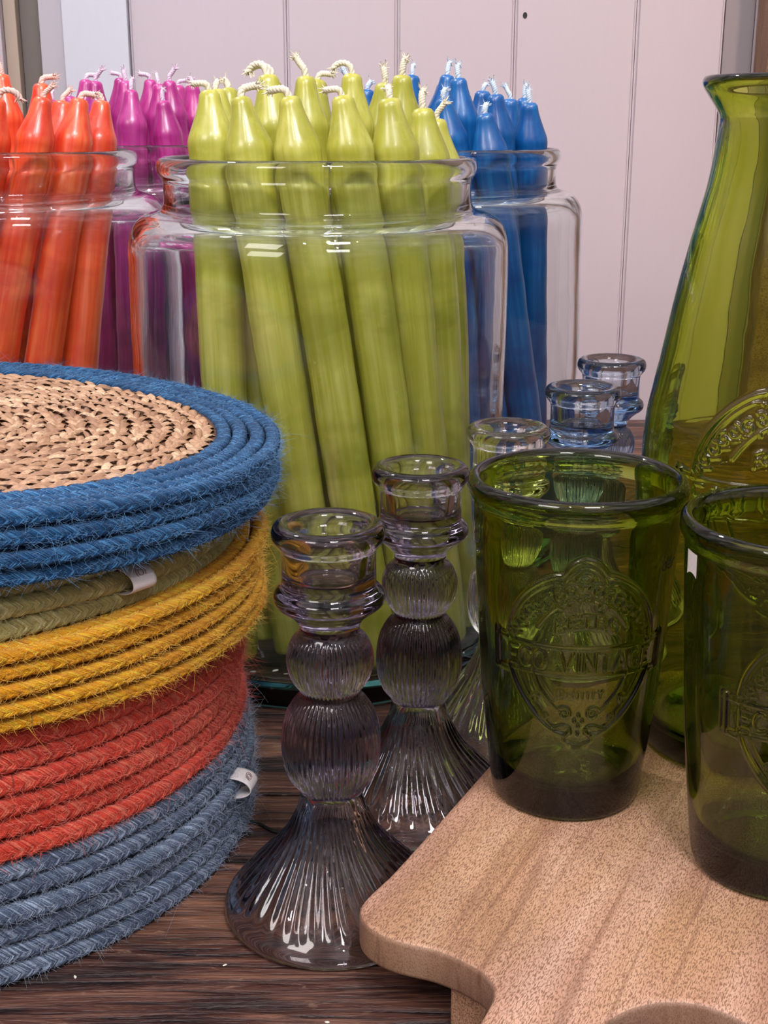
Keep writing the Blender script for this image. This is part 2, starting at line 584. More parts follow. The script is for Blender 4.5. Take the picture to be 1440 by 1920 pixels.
def build_board():
    def arc(cx, cy, r, a0, a1, n=14):
        return [(cx + r * math.cos(math.radians(t)), cy + r * math.sin(math.radians(t))) for t in np.linspace(a0, a1, n)]
    # outline in (a, c): start at the near corner, along the shoulder to the handle, round the handle, back
    o = []
    o += arc(.006, .013, .0135, 175, 262, 10)[::-1][0:0]
    o += [(.030, -.0015), (.018, -.0028), (.009, -.0036), (.002, -.0028), (-.0045, .0020), (-.0078, .0085), (-.0094, .016), (-.0088, .024),
          (-.0078, .031), (-.0084, .038), (-.0098, .0450), (-.0120, .0515), (-.0160, .0568), (-.0225, .0592), (-.030, .0596)]
    o += [(-.060, .0600), (-.095, .063)]
    o += arc(-.105, .122, .060, 270, 90, 24)[::1][0:0]
    for t in np.linspace(-90, -270, 22):
        o.append((-.105 + .045 * math.cos(math.radians(t)), .122 + .058 * math.sin(math.radians(t))))
    o += [(-.060, .186), (-.035, .187), (-.0245, .1884), (-.0170, .1902), (-.0120, .1938), (-.0092, .1995), (-.0082, .206),
          (-.0084, .213), (-.0088, .2205), (-.0080, .2275), (-.0050, .2335), (.001, .2388), (.009, .2424), (.018, .2438), (.030, .244)]
    o += [(.175 + .08 * math.sin(math.radians(t)), .164 + .08 * math.cos(math.radians(t))) for t in np.linspace(0, 90, 16)]
    o += [(.175 + .08 * math.cos(math.radians(t)), .08 - .08 * math.sin(math.radians(t))) for t in np.linspace(0, 90, 16)]
    hole = [(-.030 + .034 * math.cos(t), .124 + .030 * math.sin(t)) for t in np.linspace(0, 2 * math.pi, 49)[:-1]]
    cu = bpy.data.curves.new('board_outline', 'CURVE')
    cu.dimensions = '2D'
    cu.fill_mode = 'BOTH'
    cu.extrude = BT / 2 - .0022
    cu.bevel_depth = .0022
    cu.bevel_resolution = 3
    cu.offset = -.0022
    for pts in (o, hole):
        # chaikin once
        p = np.array(pts)
        for _ in range(2):
            q = []
            for i in range(len(p)):
                a, b = p[i], p[(i + 1) % len(p)]
                q += [a * .75 + b * .25, a * .25 + b * .75]
            p = np.array(q)
        s = cu.splines.new('POLY')
        s.points.add(len(p) - 1)
        for i, (a, c) in enumerate(p): s.points[i].co = (a, -c, 0, 1)
        s.use_cyclic_u = True
    tmp = bpy.data.objects.new('board_tmp', cu)
    COL.objects.link(tmp)
    dg = bpy.context.evaluated_depsgraph_get()
    me = bpy.data.meshes.new_from_object(tmp.evaluated_get(dg))
    bpy.data.objects.remove(tmp)
    bpy.data.curves.remove(cu)
    me.name = 'serving_board'
    for p in me.polygons: p.use_smooth = abs(p.normal.z) < .995
    me.materials.clear()
    root = empty('serving_board', (BP[0], BP[1], 0), BR)
    tag(root, 'mango wood serving board with a wide handle, under the green glassware', 'serving board')
    b = obj('board', me, M['board'], root)
    me.materials.append(M['board_edge'])
    for f_ in me.polygons: f_.material_index = 0 if f_.normal.z > .6 else 1
    b.location = (0, 0, BZ - BT / 2)
    fz = BZ - BT - .0001
    for (a0, a1, c0, c1) in ((-.0055, .018, .037, .207), (.19, .215, .05, .19)):
        f = obj('foot', box_mesh('foot', a0, a1, -c1, -c0, 0, fz, .0015), M['board'], root)


build_board()

# ------------------------------------------------------------------ glass jars
JARS = {'green': (-.0366, .7315), 'blue': (.0398, .96), 'red': (-.256, .90), 'purple': (-.225, 1.135)}
jar_prof = smooth_profile([(0, .003), (.085, .003), (.092, .0), (.1010, .0005), (.1045, .003), (.1055, .009), (.1055, .232), (.1048, .243), (.1018, .2505), (.0960, .2553),
                           (.0890, .2572), (.0855, .2590), (.0846, .263), (.0846, .2730), (.0856, .2752), (.0872, .2768), (.0881, .2800), (.0876, .2838),
                           (.0852, .2862), (.0826, .2856), (.0812, .2825), (.0808, .2700), (.0806, .2590), (.0820, .2540), (.0900, .2518), (.0972, .2480),
                           (.1008, .2415), (.1016, .232), (.1016, .022), (.1000, .0165), (.0940, .0135), (.085, .0125), (0, .0125)], .0018)


def jar_wobble(th, r, z):
    return .0007 * np.sin(2 * th + 9 * z) * np.clip(r / .1, 0, 1) ** 4 + .00035 * np.sin(5 * th - 40 * z) * np.clip(r / .1, 0, 1) ** 6


jar_me = lathe('glass_jar', jar_prof, 128, jar_wobble)
JAR_LABEL = {'green': 'large clear glass jar packed with chartreuse candles, in front of the other jars',
             'blue': 'clear glass jar of blue candles against the painted boards',
             'red': 'clear glass jar of orange red candles behind the placemat stack',
             'purple': 'clear glass jar of magenta candles behind the red candle jar'}
for k, (x, y) in JARS.items():
    o = obj('glass_jar', jar_me, M['jar'])
    o.location = (x, y, .0002)
    o.rotation_euler.z = {'green': .4, 'blue': 2.1, 'red': 3.3, 'purple': 5}[k]
    tag(o, JAR_LABEL[k], 'jar', 'clear glass candle jars')

# ------------------------------------------------------------------ candles
CL = .310


def candle_mesh(seed):
    r = np.random.default_rng(seed)
    pr = [(0, 0), (.0108, 0), (.0118, .001), (.0120, .004), (.0121, .1), (.0122, .22), (.0122, CL - .0360), (.0126, CL - .0290), (.0126, CL - .0262), (.0121, CL - .0238),
          (.0103, CL - .0190), (.0083, CL - .0135), (.0067, CL - .0085), (.0059, CL - .0045), (.0056, CL - .0018), (.0045, CL - .0003), (.0018, CL + .0003), (0, CL + .0003)]
    p = smooth_profile(pr, .0022, 2)
    a, b, c, d = r.uniform(0, 6.28, 4)

    def disp(th, rr, z):
        w = np.clip(rr / .006, 0, 1)
        return w * (.00022 * np.sin(2 * th + a + 20 * z) + .00016 * np.sin(3 * th + b - 45 * z) + .00014 * np.sin(70 * z + c) + .0001 * np.sin(160 * z + 2 * th + d)
                    + .0003 * np.clip((z - CL + .034) * 200, 0, 1) * np.sin(3 * th + c) * np.clip((CL - z) * 60, 0, 1))
    me = lathe('wax_body', p, 28, disp)
    # slight bow along the length
    n = len(me.vertices)
    co = np.empty(n * 3, np.float32)
    me.vertices.foreach_get('co', co)
    co = co.reshape(-1, 3)
    co[:, 0] += .0006 * np.sin(co[:, 2] / CL * math.pi) * r.choice((-1, 1))
    me.vertices.foreach_set('co', co.reshape(-1))
    me.update()
    return me


def wick_mesh(seed, length, bend, curl):
    """bend: how far it flops over (rad); curl: extra curl at the end."""
    r = np.random.default_rng(seed)
    n = 26
    pts = [np.array([0, 0, -.003])]
    ang = 0
    az = 0
    st = length / n
    for i in range(n):
        t = i / n
        ang = bend * min(1, t * 2.2) + curl * max(0, t - .5) * 2
        az = .5 * math.sin(3 * t + seed)
        pts.append(pts[-1] + st * np.array([math.sin(ang) * math.cos(az), math.sin(ang) * math.sin(az), math.cos(ang)]) + (np.array([0, 0, .003 / 6]) if i < 6 else 0))
    paths, rads = [], []
    end = pts[-1]
    dirn = pts[-1] - pts[-3]
    dirn /= np.linalg.norm(dirn)
    # three plies twisted together
    P = np.array(pts)
    body = tube_points(P, .00135, 3)
    for k in range(3):
        ph = np.linspace(0, 16, len(P)) + k * 2.094
        T = np.gradient(P, axis=0); T /= np.linalg.norm(T, axis=1)[:, None]
        S = np.cross(T, [0, 1, .01]); S /= np.linalg.norm(S, axis=1)[:, None] + 1e-9
        U = np.cross(T, S)
        Q = P + .00085 * (np.cos(ph)[:, None] * S + np.sin(ph)[:, None] * U)
        paths.append(Q); rads.append(.00118)
    for k in range(16):
        d = dirn + r.normal(size=3) * .55
        d /= np.linalg.norm(d)
        L = r.uniform(.0025, .0050)
        c = r.normal(size=3) * .0012
        Q = [end - dirn * .002 + d * L * t + c * t * t for t in np.linspace(0, 1, 6)]
        paths.append(np.array(Q)); rads.append(np.linspace(.00055, .0002, 6))
    return tubes_mesh('wick', paths, rads, 6)


BODIES = [candle_mesh(s) for s in range(5)]
WICKS = {'up': wick_mesh(1, .0095, .25, .5), 'side': wick_mesh(2, .0130, 1.5, .1), 'lean': wick_mesh(3, .0125, .8, -.3),
         'hook': wick_mesh(4, .0185, 1.4, 1.3), 'stub': wick_mesh(5, .0065, .5, .4)}
CANDLES = {'green': [(-0.0453, -0.0689, -0.0523, -0.0417, 0.308), (0.0061, -0.082, -0.0297, -0.06, 0.306), (0.0327, -0.0757, -0.0045, -0.0668, 0.3055), (0.0552, -0.0613, 0.0213, -0.0634, 0.3055), (0.0718, -0.0407, 0.0438, -0.0506, 0.304), (0.0809, -0.0162, 0.0597, -0.0303, 0.299), (0.0819, 0.0097, 0.0667, -0.0056, 0.2935), (0.0062, -0.0361, -0.0198, -0.0198, 0.3165), (-0.0054, -0.0034, -0.0058, 0.002, 0.3155), (0.0116, 0.0245, 0.0179, 0.0123, 0.317), (0.0165, 0.0786, 0.0339, 0.0546, 0.314), (0.0448, 0.0463, 0.0464, 0.0225, 0.317), (-0.013, -0.0643, -0.0487, -0.0101, 0.315), (-0.0346, -0.0454, -0.0488, 0.0188, 0.3165), (-0.0595, 0.0238, -0.0329, 0.0398, 0.3165), (-0.0373, 0.0429, -0.0078, 0.0449, 0.316)],
 'blue': [(-0.0419, 0.0173, -0.0236, 0.0264, 0.3245), (-0.0221, 0.0363, 0.0011, 0.0336, 0.325), (0.0381, -0.0134, 0.0163, -0.0267, 0.321), (0.0171, 0.0444, 0.0296, 0.0239, 0.3135), (0.0661, -0.003, 0.0411, -0.0333, 0.3115), (0.0764, -0.031, 0.0333, -0.058, 0.3005), (0.0483, 0.0318, 0.0498, 0.0011, 0.308), (0.0795, 0.0219, 0.0637, -0.0204, 0.307), (0.0638, 0.0523, 0.0627, 0.0232, 0.309), (-0.0365, 0.06, -0.0019, 0.059, 0.3205), (-0.0825, 0.0, -0.0669, -0.0011, 0.3165), (-0.0695, 0.0263, -0.055, 0.0222, 0.314), (0.0287, -0.0681, -0.0189, -0.0573, 0.315), (0.0519, -0.0448, 0.0073, -0.058, 0.3095)],
 'red': [(0.0002, -0.0084, 0.0017, -0.0029, 0.322), (0.0279, -0.0101, 0.0248, 0.0083, 0.3165), (-0.0566, -0.06, 0.0068, -0.0665, 0.312), (-0.0276, -0.0777, 0.0322, -0.0586, 0.3125), (0.0049, -0.0823, 0.0526, -0.0413, 0.312), (0.0369, -0.0738, 0.0646, -0.0175, 0.311), (0.005, 0.0314, -0.0131, 0.0218, 0.3195), (-0.0645, -0.029, -0.0142, -0.0511, 0.3105), (-0.0465, -0.0029, -0.027, -0.0257, 0.3095), (0.0155, -0.0566, 0.0387, -0.0146, 0.308), (-0.0073, 0.0686, -0.0325, 0.0446, 0.322)],
 'purple': [(-0.0583, -0.0397, -0.0514, -0.0231, 0.309), (-0.0458, 0.0119, -0.0334, 0.0195, 0.326), (-0.0211, -0.0071, -0.0184, -0.002, 0.324), (-0.0199, 0.0558, -0.0079, 0.0467, 0.328), (0.0155, -0.081, 0.0218, -0.0632, 0.316), (0.0084, 0.0714, 0.0176, 0.0543, 0.327), (0.045, 0.0152, 0.0371, 0.0038, 0.322), (0.0664, -0.008, 0.0513, -0.0185, 0.324), (0.0756, -0.033, 0.0503, -0.0441, 0.3085), (0.0547, 0.0618, 0.0463, 0.0483, 0.322), (0.071, 0.0421, 0.061, 0.0274, 0.321), (0.0082, 0.0, 0.0077, 0.0, 0.3245), (-0.0643, 0.0517, -0.0521, 0.0419, 0.313), (0.0805, 0.0183, 0.0669, 0.0026, 0.3215)]}
# wick style and heading (degrees, 180 = to the picture's left), label
LOOK = {
 'green': [('side', 185, 'front row chartreuse candle nearest the red jar, standing straight, wick flopped over'),
           ('side', 10, 'second chartreuse candle along the front row counting from the red jar, wick lying flat'),
           ('side', 170, 'third chartreuse candle along the front row counting from the red jar'),
           ('side', 175, 'fourth chartreuse candle along the front row, wick pointing towards the red jar'),
           ('stub', 90, 'fifth chartreuse candle along the front row, with a short stubby wick'),
           ('up', 60, 'sixth chartreuse candle along the front row, narrow tip with brushy wick'),
           ('lean', 20, 'last and shortest chartreuse candle, against the jar rim beside the blue candles'),
           ('hook', 160, 'tall chartreuse candle with a big curled wick, just behind the second and third'),
           ('lean', 175, 'tall chartreuse candle whose wick leans away, behind the third and fourth'),
           ('hook', 180, 'tall chartreuse candle with a hooked wick, behind the fourth and fifth'),
           ('up', 120, 'rear chartreuse candle mostly hidden, its wick upright near the board seam'),
           ('up', 30, 'tallest chartreuse candle with an upright knotted wick, under the board seam'),
           ('stub', 30, 'rear chartreuse candle whose tip shows between the first and second of the front row'),
           ('stub', 150, 'low rear chartreuse candle behind the second of the front row'),
           ('hook', 200, 'rear chartreuse candle showing past the one with the big curled wick'),
           ('side', 10, 'rear chartreuse candle peeping out behind the one with the leaning wick')],
 'blue': [('up', 80, 'small looking blue candle tip first beside the tallest chartreuse candle'),
          ('up', 60, 'second blue candle tip along the back, beside the first one'),
          ('up', 70, 'tallest blue candle with a plain upright wick, centre of its jar'),
          ('stub', 20, 'rear blue candle showing between the tallest one and its neighbour'),
          ('up', 130, 'blue candle with a frayed wick, in front of the rear pair'),
          ('stub', 30, 'lowest blue candle, at the front edge of its jar'),
          ('lean', 160, 'rear blue candle near the outer rim with a leaning wick'),
          ('up', 100, 'front blue candle nearest the outer rim of its jar'),
          ('up', 60, 'outermost blue candle touching the rim next to the bare wall'),
          ('side', 10, 'blue candle hidden low behind the second tip'),
          ('lean', 180, 'blue candle tip seen past the chartreuse candle with the hooked wick, first of two'),
          ('stub', 0, 'blue candle tip seen past the chartreuse candle with the hooked wick, second of two'),
          ('stub', 90, 'blue candle behind the chartreuse jar rim, seen only through glass, crossing low'),
          ('stub', 10, 'blue candle behind the last chartreuse candle, leaning in the jar front')],
 'red': [('up', 160, 'tallest orange red candle with a frayed upright wick'),
         ('side', 10, 'second tall orange red candle, its wick lying over sideways'),
         ('hook', 20, 'orange red candle at the front with a curled over wick, below the tallest'),
         ('lean', 10, 'orange red candle in the middle of the front row, wick drooping beside it'),
         ('side', 20, 'orange red candle near the jar rim with its wick across its neighbour'),
         ('side', 150, 'outermost orange red candle touching the rim beside the chartreuse jar'),
         ('up', 90, 'orange red candle at the picture edge, tall and behind'),
         ('side', 10, 'orange red candle cut by the picture edge, front row'),
         ('lean', 90, 'orange red candle beyond the picture edge, outermost'),
         ('lean', 60, 'orange red candle squeezed behind the two by the rim'),
         ('up', 40, 'orange red candle at the very back of its jar')],
 'purple': [('up', 90, 'magenta candle furthest out, just beyond the second tall orange candle'),
            ('side', 40, 'first of a tall pair of magenta candles against the white trim'),
            ('lean', 20, 'second of the tall pair of magenta candles against the white trim'),
            ('side', 170, 'tall magenta candle at the back with its wick lying sideways'),
            ('up', 60, 'big magenta candle at the front of its jar above the rim'),
            ('side', 170, 'pale lit magenta candle at the back behind the big front one'),
            ('lean', 140, 'magenta candle just behind the big front one'),
            ('lean', 30, 'tall magenta candle between the big front one and the chartreuse jar'),
            ('up', 45, 'low magenta candle leaning against the first chartreuse candle'),
            ('side', 10, 'rear magenta candle whose tip shows above the first chartreuse candle'),
            ('stub', 10, 'magenta tip showing between the first and second chartreuse candles'),
            ('up', 120, 'magenta candle in the middle of its jar, half hidden'),
            ('stub', 45, 'small magenta tip between the orange candle with the drooping wick and the trim'),
            ('stub', 120, 'last magenta tip seen beside the chartreuse candles')],
}
WMAT = {'green': M['wick_cream'], 'blue': M['wick_blue'], 'red': M['wick_pink'], 'purple': M['wick_mauve']}
GNAME = {'green': 'chartreuse candles in the front jar', 'blue': 'blue candles in the jar by the boards',
         'red': 'orange red candles', 'purple': 'magenta candles'}
for k in CANDLES:
    jx, jy = JARS[k]
    for i, (bx, by, nx, ny, L) in enumerate(CANDLES[k]):
        style, head, label = LOOK[k][i]
        L -= .0042
        c = empty('taper_candle')
        B = Vector((jx + bx, jy + by, .0136))
        D = Vector((nx - bx, ny - by, .257)).normalized()
        q = D.to_track_quat('Z', 'Y')
        spin = (i * 1.7) % 6.28
        c.rotation_mode = 'QUATERNION'
        c.rotation_quaternion = q
        c.location = B + Vector((0, 0, .003 + .012 * math.sqrt(max(0, 1 - D.z ** 2))))
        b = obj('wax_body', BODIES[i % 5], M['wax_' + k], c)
        s = L / CL
        b.scale = (.985, .985, s)
        b.rotation_euler.z = spin
        w = obj('wick', WICKS[style], WMAT[k], c)
        w.location = (0, 0, L)
        # heading given in world terms
        hd = q.inverted() @ Vector((math.cos(math.radians(head)), math.sin(math.radians(head)), 0))
        w.rotation_euler.z = math.atan2(hd.y, hd.x)
        w.scale = (1, 1, 1) if i % 3 else (.85, .85, .85)
        tag(c, label, 'candle', GNAME[k])

# wax flakes that fell off the candles
def flake(x, y, z, s, label):
    r = np.random.default_rng(int(abs(x) * 1e5))
    n = 7
    V = [(s * r.uniform(.6, 1.3) * math.cos(t) * 1.5, s * r.uniform(.5, 1) * math.sin(t), 0) for t in np.linspace(0, 6.28, n + 1)[:-1]]
    V = V + [(a * .7, b * .7, s * .45) for a, b, _ in V]
    F = [tuple(range(n))[::-1], tuple(range(n, 2 * n))] + [(i, (i + 1) % n, n + (i + 1) % n, n + i) for i in range(n)]
    o = obj('wax_flake', mesh('wax_flake', V, F, False), M['crumb'])
    o.location = (x, y, z)
    o.rotation_euler.z = r.uniform(0, 3)
    tag(o, label, 'crumb', 'pale wax flakes')


for (x, y, z, s) in ((-.060, .655, .0128, .0013), (-.054, .650, .0128, .0009), (-.072, .652, .0128, .0018), (-.040, .645, .0128, .0014), (-.0325, .6475, .0128, .0012)):
    flake(x, y, z, s, 'pale wax flake lying inside the bottom of the chartreuse candle jar')
for (x, y, s) in ((-.160, .372, .0009), (-.052, .375, .0008), (-.034, .352, .0008), (-.008, .352, .0009), (-.115, .405, .0007), (-.060, .412, .0006), (-.075, .603, .0017), (-.020, .38, .0006)):
    flake(x, y, .0002, s, 'tiny pale wax crumb on the dark table in front of the jars')

# ------------------------------------------------------------------ glass candlesticks
def stick_mesh():
    out = [(0, .060), (.0035, .0585), (.0065, .050), (.0095, .040), (.0150, .0290), (.0240, .0180), (.0330, .0085), (.0372, .0025), (.0390, .0)]
    n_in = len(out)
    out += [(.0415, .0), (.0433, .0010), (.0439, .0030), (.0434, .0056), (.0410, .0086), (.0349, .0152), (.0248, .0262), (.0178, .0352), (.0140, .044),
            (.0124, .0505), (.0122, .0535), (.0138, .0560), (.0172, .0610), (.0189, .0690), (.0190, .0765), (.0175, .0855), (.0135, .0922), (.0113, .0948), (.0118, .0970),
            (.0148, .1010), (.0164, .1075), (.0161, .1125), (.0140, .1175), (.0116, .1202), (.0113, .1220), (.0122, .1245), (.0145, .1272), (.0180, .1300),
            (.0206, .1318), (.0212, .1340), (.0206, .1365), (.0184, .1382), (.0177, .1400), (.0177, .1528), (.0190, .1545), (.0209, .1568), (.0214, .1595),
            (.0204, .1625), (.0175, .1637), (.0145, .1625), (.0128, .1595), (.0122, .1550), (.0119, .1440), (.0114, .1415), (.0090, .1405), (0, .1403)]
    p = smooth_profile(out, .0007, 2)
    # the outer skin only carries ribs
    idx_out = np.argmax(p[:, 0] > .0405)
    top = np.argmax(p[:, 1] > .163)
    w = np.zeros(len(p))
    z = p[:, 1]
    ii = np.arange(len(p))
    outer = (ii >= idx_out) & (ii < top)

    def win(a, b, f):
        return np.clip((z - a) / f, 0, 1) * np.clip((b - z) / f, 0, 1)
    wb = (win(.0545, .0945, .004) + win(.0955, .1195, .003)) * outer
    wf = win(.0085, .046, .006) * outer
    th = np.linspace(0, 2 * np.pi, 48 * 6, endpoint=False)
    r = p[:, 0][:, None] * np.ones_like(th)[None]
    zz = z[:, None] * np.ones_like(th)[None]
    r = r + wb[:, None] * .00048 * np.cos(48 * th)[None] * np.clip(r / .016, 0, 1)
    r = r + wf[:, None] * .00085 * np.cos(36 * (th[None] + 5.0 * np.clip(zz, 0, .05))) * np.clip(r / .03, .35, 1)
    P = np.stack([r * np.cos(th), r * np.sin(th), zz], -1)
    return grid_mesh('candlestick', P[::-1], closev=True)


stick_me = stick_mesh()
for (x, y, m, sc, rz, label) in ((-.0206, .4503, 'stick_smoke', 1, .1, 'smoky glass candlestick nearest the camera, with two ribbed bulbs, by the board corner'),
                                 (.0158, .5325, 'stick_smoke', 1, 1.3, 'smoky glass candlestick behind the first, beside the green tumbler'),
                                 (.0605, .6070, 'stick_clear', 1, .7, 'colourless glass candlestick half hidden behind the green tumbler'),
                                 (.1115, .7045, 'stick_blue', 1, 2.2, 'blue tinted glass candlestick, the lower looking of the rear pair'),
                                 (.1420, .7900, 'stick_blue', 1, .4, 'blue tinted glass candlestick standing hindmost, against the board wall')):
    o = obj('glass_candlestick', stick_me, M[m])
    o.location = (x, y, .0003)
    o.rotation_euler.z = rz
    if m == 'stick_clear': o.scale = (.955, .955, 1)
    tag(o, label, 'candlestick', 'ribbed glass candlesticks')

# short black cord on the table
cordp = [(-.078, .5190, .0010), (-.064, .5170, .0008), (-.056, .5120, .0009), (-.050, .5065, .0008), (-.045, .5045, .0008)]
q = np.array(cordp)
tt = np.linspace(0, 4, 30)
cp = np.stack([np.interp(tt, range(5), q[:, i]) for i in range(3)], -1)
tag(obj('black_cord', tubes_mesh('black_cord', [cp], .0008, 8), M['black_ink']), 'short black cord on the table between the grey placemats and a candlestick', 'cord')


# ------------------------------------------------------------------ the moulded emblem, as a height field in millimetres
STROKE_FONT = {
    'R': [[(0, 0), (0, 6)], [(0, 6), (2.2, 6), (3.2, 5.2), (3.2, 4), (2.2, 3.1), (0, 3.1)], [(1.6, 3.1), (3.4, 0)]],
    'E': [[(3, 6), (0, 6), (0, 0), (3, 0)], [(0, 3.1), (2.3, 3.1)]],
    'T': [[(0, 6), (3.8, 6)], [(1.9, 6), (1.9, 0)]],
    'O': [[(1.9 + 1.9 * math.cos(t), 3 + 3 * math.sin(t)) for t in np.linspace(0, 6.283, 15)]],
    'C': [[(2 + 1.9 * math.cos(t), 3 + 3 * math.sin(t)) for t in np.linspace(.85, 5.43, 12)]],
    'G': [[(2 + 1.9 * math.cos(t), 3 + 3 * math.sin(t)) for t in np.linspace(.85, 5.6, 12)], [(2.2, 2.7), (3.7, 2.7), (3.7, .8)]],
    'V': [[(0, 6), (1.9, 0), (3.8, 6)]],
    'I': [[(.5, 0), (.5, 6)]],
    'N': [[(0, 0), (0, 6), (3.4, 0), (3.4, 6)]],
    'A': [[(0, 0), (2, 6), (4, 0)], [(.8, 2.1), (3.2, 2.1)]],
    'D': [[(0, 0), (0, 6), (1.6, 6), (3.2, 4.8), (3.5, 3), (3.2, 1.2), (1.6, 0), (0, 0)]],
    'Y': [[(0, 6), (1.9, 3), (3.8, 6)], [(1.9, 3), (1.9, 0)]],
    ' ': [],
}
FW = {'R': 3.4, 'E': 3, 'T': 3.8, 'O': 3.8, 'C': 3.6, 'G': 3.9, 'V': 3.8, 'I': 1, 'N': 3.4, 'A': 4, 'D': 3.5, 'Y': 3.8, ' ': 2.2}


def text_strokes(txt, cx, y0, h, width, arch=0):
    """strokes for txt, scaled to height h and total width, centred on cx; arch bows it upwards (mm)."""
    gap = 1.3
    tot = sum(FW[c] for c in txt) + gap * (len(txt) - 1)
    sx = width / tot
    sy = h / 6
    x = -width / 2
    res = []
    for c in txt:
        for s in STROKE_FONT[c]:
            pts = []
            for a, b in s:
                px = x + a * sx
                pts.append((cx + px, y0 + b * sy - arch * (px / (width / 2)) ** 2))
            res.append(pts)
        x += (FW[c] + gap) * sx
    return res


def emblem_field():
    Rr = 38.5
    S = []          # (points mm, width, height)

    def px(pts, w=.55, h=.55, mirror=False):
        """points read in the photograph's medallion, put onto the unrolled wall."""
        res = []
        for zx, zy in pts:
            X = max(-36.5, min(36.5, (zx - 645) * .048))
            t = math.asin(X / Rr)
            res.append((t * Rr, (850 - zy) * .052 - 14.8 * (1 - math.cos(t)) * .8))
        res = list(map(tuple, smooth_open(res)))
        S.append((res, w, h))
        if mirror: S.append(([(-a, b) for a, b in res], w, h))

    def smooth_open(p):
        p = np.array(p, float)
        for _ in range(2):
            q = [p[0]]
            for a, b in zip(p[:-1], p[1:]): q += [a * .75 + b * .25, a * .25 + b * .75]
            q.append(p[-1]); p = np.array(q)
        return p

    def spiral(cx, cy, r0, turns, start, hand=1, w=.5, h=.6, mirror=True):
        pts = [(cx + r0 * (1 - .8 * t) * math.cos(start + hand * turns * 6.283 * t), cy + r0 * (1 - .8 * t) * math.sin(start + hand * turns * 6.283 * t)) for t in np.linspace(0, 1, 22)]
        S.append((pts, w, h))
        if mirror: S.append(([(-a, b) for a, b in pts], w, h))

    # outer and inner frame lines
    px([(88, 640), (110, 500), (165, 380), (250, 285), (350, 222), (430, 190), (490, 185), (530, 120), (590, 75), (645, 62)], .75, .75, True)
    px([(120, 650), (142, 510), (200, 395), (280, 310), (370, 255), (440, 235), (490, 265), (510, 205), (560, 145), (610, 120), (645, 112)], .5, .5, True)
    px([(310, 575), (370, 490), (440, 425), (520, 385), (580, 360), (645, 345)], .6, .55, True)
    px([(95, 890), (140, 1040), (210, 1180), (310, 1320), (410, 1410), (520, 1455)], .95, .85, True)
    px([(150, 890), (190, 1020), (260, 1160), (350, 1280)], .45, .4, True)
    px([(275, 930), (325, 1070), (395, 1170), (480, 1260)], .55, .55, True)
    px([(350, 1290), (400, 1370), (470, 1400), (530, 1400)], .5, .5, True)
    # crown
    px([(575, 210), (610, 175), (645, 165), (680, 175), (715, 210), (680, 240), (645, 248), (610, 240), (575, 210)], .45, .5)
    spiral(-4.6, 28.5, 3.3, 1.2, .3, 1)
    spiral(-8.5, 26.0, 2.4, 1.1, 2.2, -1)
    for bx, by in ((0, 25.5), (-2.4, 25.0), (-5.6, 23.0), (-8.6, 21.8)):
        for sgn in (1, -1):
            S.append(([(bx * sgn, by), (bx * sgn + .05, by - .6)], .55, .7))
    # side scrolls and leaves following the arch
    for k in range(6):
        t = k / 5
        ax = -12.5 - 15.5 * t ** .8
        ay = 23.5 - 16 * t ** 1.35
        spiral(ax, ay, 2.7 - .6 * t, 1.15, 1.4 + .5 * t, 1 if k % 2 == 0 else -1, .42, .6)
        S.append(([(ax - 2.5, ay - 2.2), (ax - .6, ay - 3.2), (ax + 2.2, ay - 2.6)], .38, .45))
        S.append(([(-(ax - 2.5), ay - 2.2), (-(ax - .6), ay - 3.2), (-(ax + 2.2), ay - 2.6)], .38, .45))
    # lower scrolls
    spiral(-5.6, -22.2, 2.9, 1.35, 2.5, -1, .5, .65)
    spiral(-17.5, -17.5, 2.2, 1.1, .8, 1, .42, .5)
    spiral(-13.5, -23.8, 2.0, 1.0, 2.8, 1, .42, .5)
    px([(430, 1405), (520, 1370), (590, 1400), (560, 1450), (510, 1490), (560, 1525), (645, 1545)], .6, .65, True)
    for bx, by in ((0, -30.5), (-3.0, -30.0), (3.0, -30.0), (0, -27.0), (-1.6, -24.8), (1.6, -24.8), (0, -22.5)):
        S.append(([(bx, by), (bx + .05, by - .5)], .7, .8))
    # banner
    S.append(([(-36, 5.6), (-18, 5.0), (18, 5.0), (36, 5.6)], .5, .6))
    S.append(([(-36, -6.6), (-18, -6.0), (18, -6.0), (36, -6.6)], .5, .6))
    for sgn in (-1, 1):
        S.append(([(sgn * 34.2, 7.2), (sgn * 34.2, -7.6)], .8, .9))
        S.append(([(sgn * 36.4, 7.6), (sgn * 36.4, -8.0)], .6, .6))
        S.append(([(sgn * 34.2, 7.2), (sgn * 30, 6.6)], .5, .5))
        S.append(([(sgn * 34.2, -7.6), (sgn * 29, -8.2)], .7, .6))
    for s in text_strokes('ECO VINTAGE', 0, -4.2, 7.4, 58): S.append((s, .52, .62))
    for s in text_strokes('RETRO', 1.8, 14.0, 4.6, 23, 3.0): S.append((s, .45, .55))
    S.append(([(-9, 11.5), (-5, 13.3), (1, 13.8), (8, 13.0)], .35, .4))
    for s in text_strokes('IDENTITY', 0, -15.3, 3.0, 18.5): S.append((s, .32, .45))
    step = .2
    xs = np.arange(-40, 40.01, step)
    ys = np.arange(-36, 44.01, step)
    Hf = np.zeros((len(ys), len(xs)))
